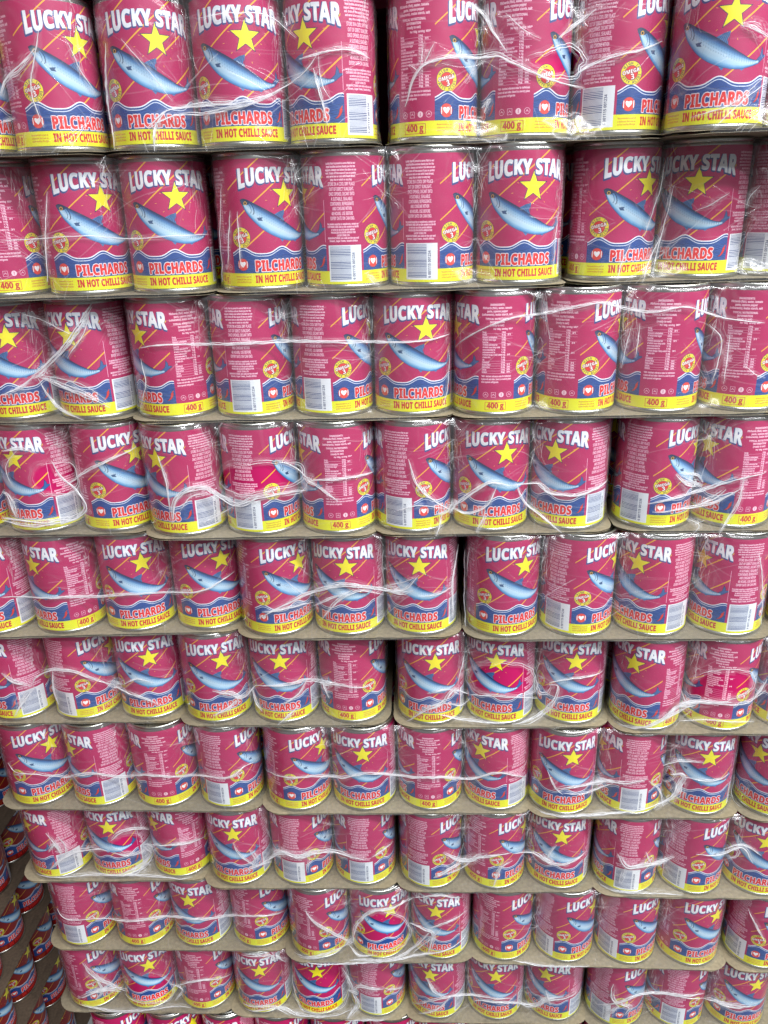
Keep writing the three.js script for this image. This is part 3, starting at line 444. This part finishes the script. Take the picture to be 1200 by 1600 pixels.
    strands: [[3.6, 48, 65, 53, 55, 82, 51, 137, 50, 169, 51, 205, 55, 245, 52, 300, 59, 340, 46]],
    holes: [] },
  { row: 9, x: -0.1274, z: 0.0024, turn: 0.0076, th: [32, 85, 114],
    strands: [[4.7, 56, 86, 70, 64, 89, 46, 107, 30], [4.8, 107, 30, 96, 20, 67, 11, 30, -11], [3.9, 110, 34, 117, 60, 136, 84, 164, 90, 188, 102], [3.1, 106, 5, 175, 13, 210, 56], [4.7, 182, 62, 199, 54, 210, 49, 205, 15], [3.1, 254, 70, 228, 67, 203, 55], [2.4, 26, -16, 95, 0, 175, 8, 255, 30], [7.1, 100, 26, 107, 31, 112, 39], [3.0, 186, 102, 220, 110, 248, 98], [3.1, 185, 14, 201, 33, 220, 57], [2.4, 106, 25, 117, 12, 141, 14]],
    holes: [[113, 42, 119, 64, 131, 78, 151, 83, 174, 69, 182, 46, 175, 26, 157, 20, 139, 21, 119, 23]] },
  { row: 9, x: 0.1024, z: 0.0022, turn: -0.0237, th: [25, 218, 211, 51],
    strands: [[2.4, 77, 8, 116, 1, 171, 3]],
    holes: [] },
  { row: 9, x: 0.4131, z: 0.0101, turn: 0, th: [212],
    strands: [[2.3, 37, 89, 50, 67, 60, 50]],
    holes: [] },
  { row: 10, x: -0.4411, z: -0.014, turn: -0.0009, th: [55, 110, 27],
    strands: [[5.8, 74, 90, 84, 65, 107, 42, 124, 37], [4.2, 53, 22, 82, 37, 125, 42], [3.4, 184, 43, 227, 61, 271, 40], [3.4, 56, 14, 107, 3, 178, 11, 207, 11], [6.7, 74, 38, 94, 37, 115, 34], [3.4, 86, 62, 90, 35, 79, 20], [3.4, 181, 49, 197, 40, 185, 17]],
    holes: [[119, 44, 132, 59, 145, 68, 163, 68, 179, 57, 185, 38, 177, 20, 156, 17, 136, 21, 123, 27]] },
  { row: 10, x: -0.2105, z: -0.0095, turn: -0.0128, th: [115, 113, 197],
    strands: [[4.9, 51, 109, 78, 112, 110, 98], [4.9, 191, 47, 198, 57, 232, 56], [3.3, 191, 47, 185, 69, 177, 89], [5.8, 191, 44, 197, 25, 182, 1], [4.2, 47, 10, 90, 16, 118, 7, 160, 7, 186, 14], [7.4, 185, 49, 191, 46, 198, 43], [3.3, 42, 16, 79, 20, 107, 5], [3.3, 179, -2, 213, 2, 249, -4], [2.5, 232, 56, 264, 34]],
    holes: [[118, 93, 131, 102, 156, 106, 179, 98, 185, 72, 184, 43, 176, 19, 151, 12, 125, 13, 115, 36, 113, 64]] },
  { row: 10, x: 0.0209, z: -0.0052, turn: -0.0039, th: [120, 104, 120],
    strands: [[4.9, 53, 77, 63, 57, 77, 45], [4.1, 28, 12, 66, 43, 107, 46, 162, 45], [6.5, 162, 38, 189, 28, 208, 44, 245, 50], [8.1, 198, 44, 206, 44, 215, 50], [3.2, 204, 60, 208, 46, 211, 33], [3.3, 41, 7, 72, 31, 80, 44], [3.3, 113, 38, 153, 38, 187, 28]],
    holes: [] },
  { row: 10, x: 0.2519, z: 0.0022, turn: -0.0095, th: [205, 175, 64],
    strands: [[4.8, 54, 79, 54, 56, 63, 41], [4.0, 35, 31, 77, 59, 109, 63, 166, 66], [5.7, 45, 15, 54, 32, 62, 44], [6.4, 167, 58, 195, 47, 233, 50], [4.8, 60, 49, 77, 42, 70, 27], [2.4, 104, 62, 135, 62, 167, 57]],
    holes: [] },
];

// ---------------------------------------------------------------- the wall of cans
const eye = camera.position;
const turnFor = (x, z, th) => Math.atan2(eye.x - x, eye.z - z) - th / 180 * Math.PI;
const perRow = {}, trayInRow = {};
TRAYS.forEach((T, k) => {
  const n = T.th.length, row = T.row, y = rowY(row), nt = trayInRow[row] = (trayInRow[row] ?? 0) + 1, c = Math.cos(T.turn), s = Math.sin(T.turn), id = 3 + k * 1.37;
  const at = (i, back) => [T.x + i * STEP * c - back * s, T.z - R - i * STEP * s - back * c];
  T.th.forEach((th, i) => {
    const [x, z] = at(i, 0), nr = perRow[row] = (perRow[row] ?? 0) + 1;
    placeCan((i * 2 + k) % 3, x, y, z, turnFor(x, z, th), `pink can showing ${faceOf(th)}, ${ORD[nr]} from left, ${ORD[row]} row down`, 'pink cans of the front wall');
  });
  for (let i = 0; i < n; i++) { const [x, z] = at(i, STEP); placeCan((i + k) % 3, x, y, z, i * 2.1 + k, 'pink can in the shade of the second rank behind the front cans', 'second rank of cans'); }
  const first = nt === 1, last = k === TRAYS.length - 1 || TRAYS[k + 1].row !== row, low = Math.max(0, row - 4) * 0.0006;
  const pad = makePad(n, STEP * 2.6, [first && row < 7 ? 0.06 : 0.004 + low * 1.2, last ? 0.06 : 0.0045 + low, 0.0026 + low * 0.3], `tan corrugated pad, ${ORD[nt]} from left under the ${ORD[row]} row of cans`, cardMats[k % 3]);
  pad.position.set(T.x, y, T.z - R); pad.rotation.y = T.turn;
  const film = makeFilm(T, n, id, `clear torn wrap over tray ${ORD[nt]} from left in the ${ORD[row]} row down`);
  film.position.set(T.x, y, T.z - R); film.rotation.y = T.turn;
});
// the row cut by the foot of the picture
[[-0.4155, [47, 74, 141]], [-0.1915, [30, 100, 205]], [0.026, [95, 12, 110]], [0.257, [70, 190, 100]]].forEach(([x0, ths], k) => {
  ths.forEach((th, i) => { const x = x0 + i * STEP, z = -R - 0.006; placeCan(i % 3, x, rowY(11), z, turnFor(x, z, th), `pink can top cut by the picture's foot, ${ORD[k * 3 + i + 1]} from left, lowest row`, 'pink cans of the front wall'); placeCan(k % 3, x, rowY(11), z - STEP, i + k, 'pink can in the shade of the second rank behind the front cans', 'second rank of cans'); });
  const pad = makePad(3, STEP * 2.6, [0.004, 0.004, 0.002], `tan corrugated pad ${ORD[k + 1]} from left under the lowest row of cans`, cardMats[k % 3]); pad.position.set(x0, rowY(11), -R - 0.006);
});
// deeper ranks, never seen singly, plus an unseen upper row added for its shade
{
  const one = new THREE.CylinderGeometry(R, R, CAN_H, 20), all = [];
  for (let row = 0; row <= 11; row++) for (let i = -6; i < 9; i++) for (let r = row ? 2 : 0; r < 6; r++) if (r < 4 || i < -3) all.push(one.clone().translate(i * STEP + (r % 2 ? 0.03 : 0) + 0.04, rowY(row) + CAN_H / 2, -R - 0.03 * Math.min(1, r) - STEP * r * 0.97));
  const m = part('stacked_cans', mergeGeometries(all), new THREE.MeshStandardMaterial({ color: new THREE.Color(0.2, 0.01, 0.045), roughness: 0.6 }), scene);  // pink darkened in the colour itself for the shade of the gaps
  m.userData = { kind: 'stuff', label: 'deeper ranks of pink cans behind the front and an unseen row above', category: 'cans' };
}

// ---------------------------------------------------------------- the neighbouring stack, seen along its shaded side at the left
{
  const fx = -0.664, ys = [1.75 - 0.94, 1.75 - 1.055, 1.75 - 1.17, 1.75 - 1.284, 1.75 - 1.399, 1.75 - 1.513, 1.75 - 1.628], zs = [-0.164, -0.24, -0.316, -0.392];
  const ths = [[70, 92, 30, 10], [70, 92, 40, 10], [60, 92, 40, 140], [44, 44, 58, 20], [46, 46, 30, 60], [30, 20, 48, 80], [10, 50, 90, 20]];
  ys.forEach((y, a) => {
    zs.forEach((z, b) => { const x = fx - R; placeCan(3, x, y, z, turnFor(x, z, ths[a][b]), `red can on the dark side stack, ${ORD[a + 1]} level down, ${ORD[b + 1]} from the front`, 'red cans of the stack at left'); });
    const pad = makePad(4, STEP * 2, [0.05, 0.03, 0.015], `pad coloured darker for shade under the ${ORD[a + 1]} level of red cans at left`, shadedCard);
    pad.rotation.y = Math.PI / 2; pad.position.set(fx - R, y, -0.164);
  });
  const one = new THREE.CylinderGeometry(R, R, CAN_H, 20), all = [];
  for (let y = ys[6]; y < 2.1; y += 0.1147) for (let i = -8; i < 9; i++) for (let r = (y <= ys[0] + 0.01 && i >= 0 && i < 4 ? 1 : 0); r < 3; r++) all.push(one.clone().translate(fx - R - STEP * r - 0.002 + (i < -1 ? 0.06 : 0), y + CAN_H / 2, -0.164 - i * STEP));  // unseen forward ranks, shifted into the gap, and upper levels added to block light
  const m = part('stacked_red_cans_and_blockers', mergeGeometries(all), new THREE.MeshStandardMaterial({ color: new THREE.Color(0.2, 0.012, 0.012), roughness: 0.6 }), scene);
  m.userData = { kind: 'stuff', label: 'deeper red cans at left with unseen ranks added to block light', category: 'cans' };
}
renderer.render(scene, camera);
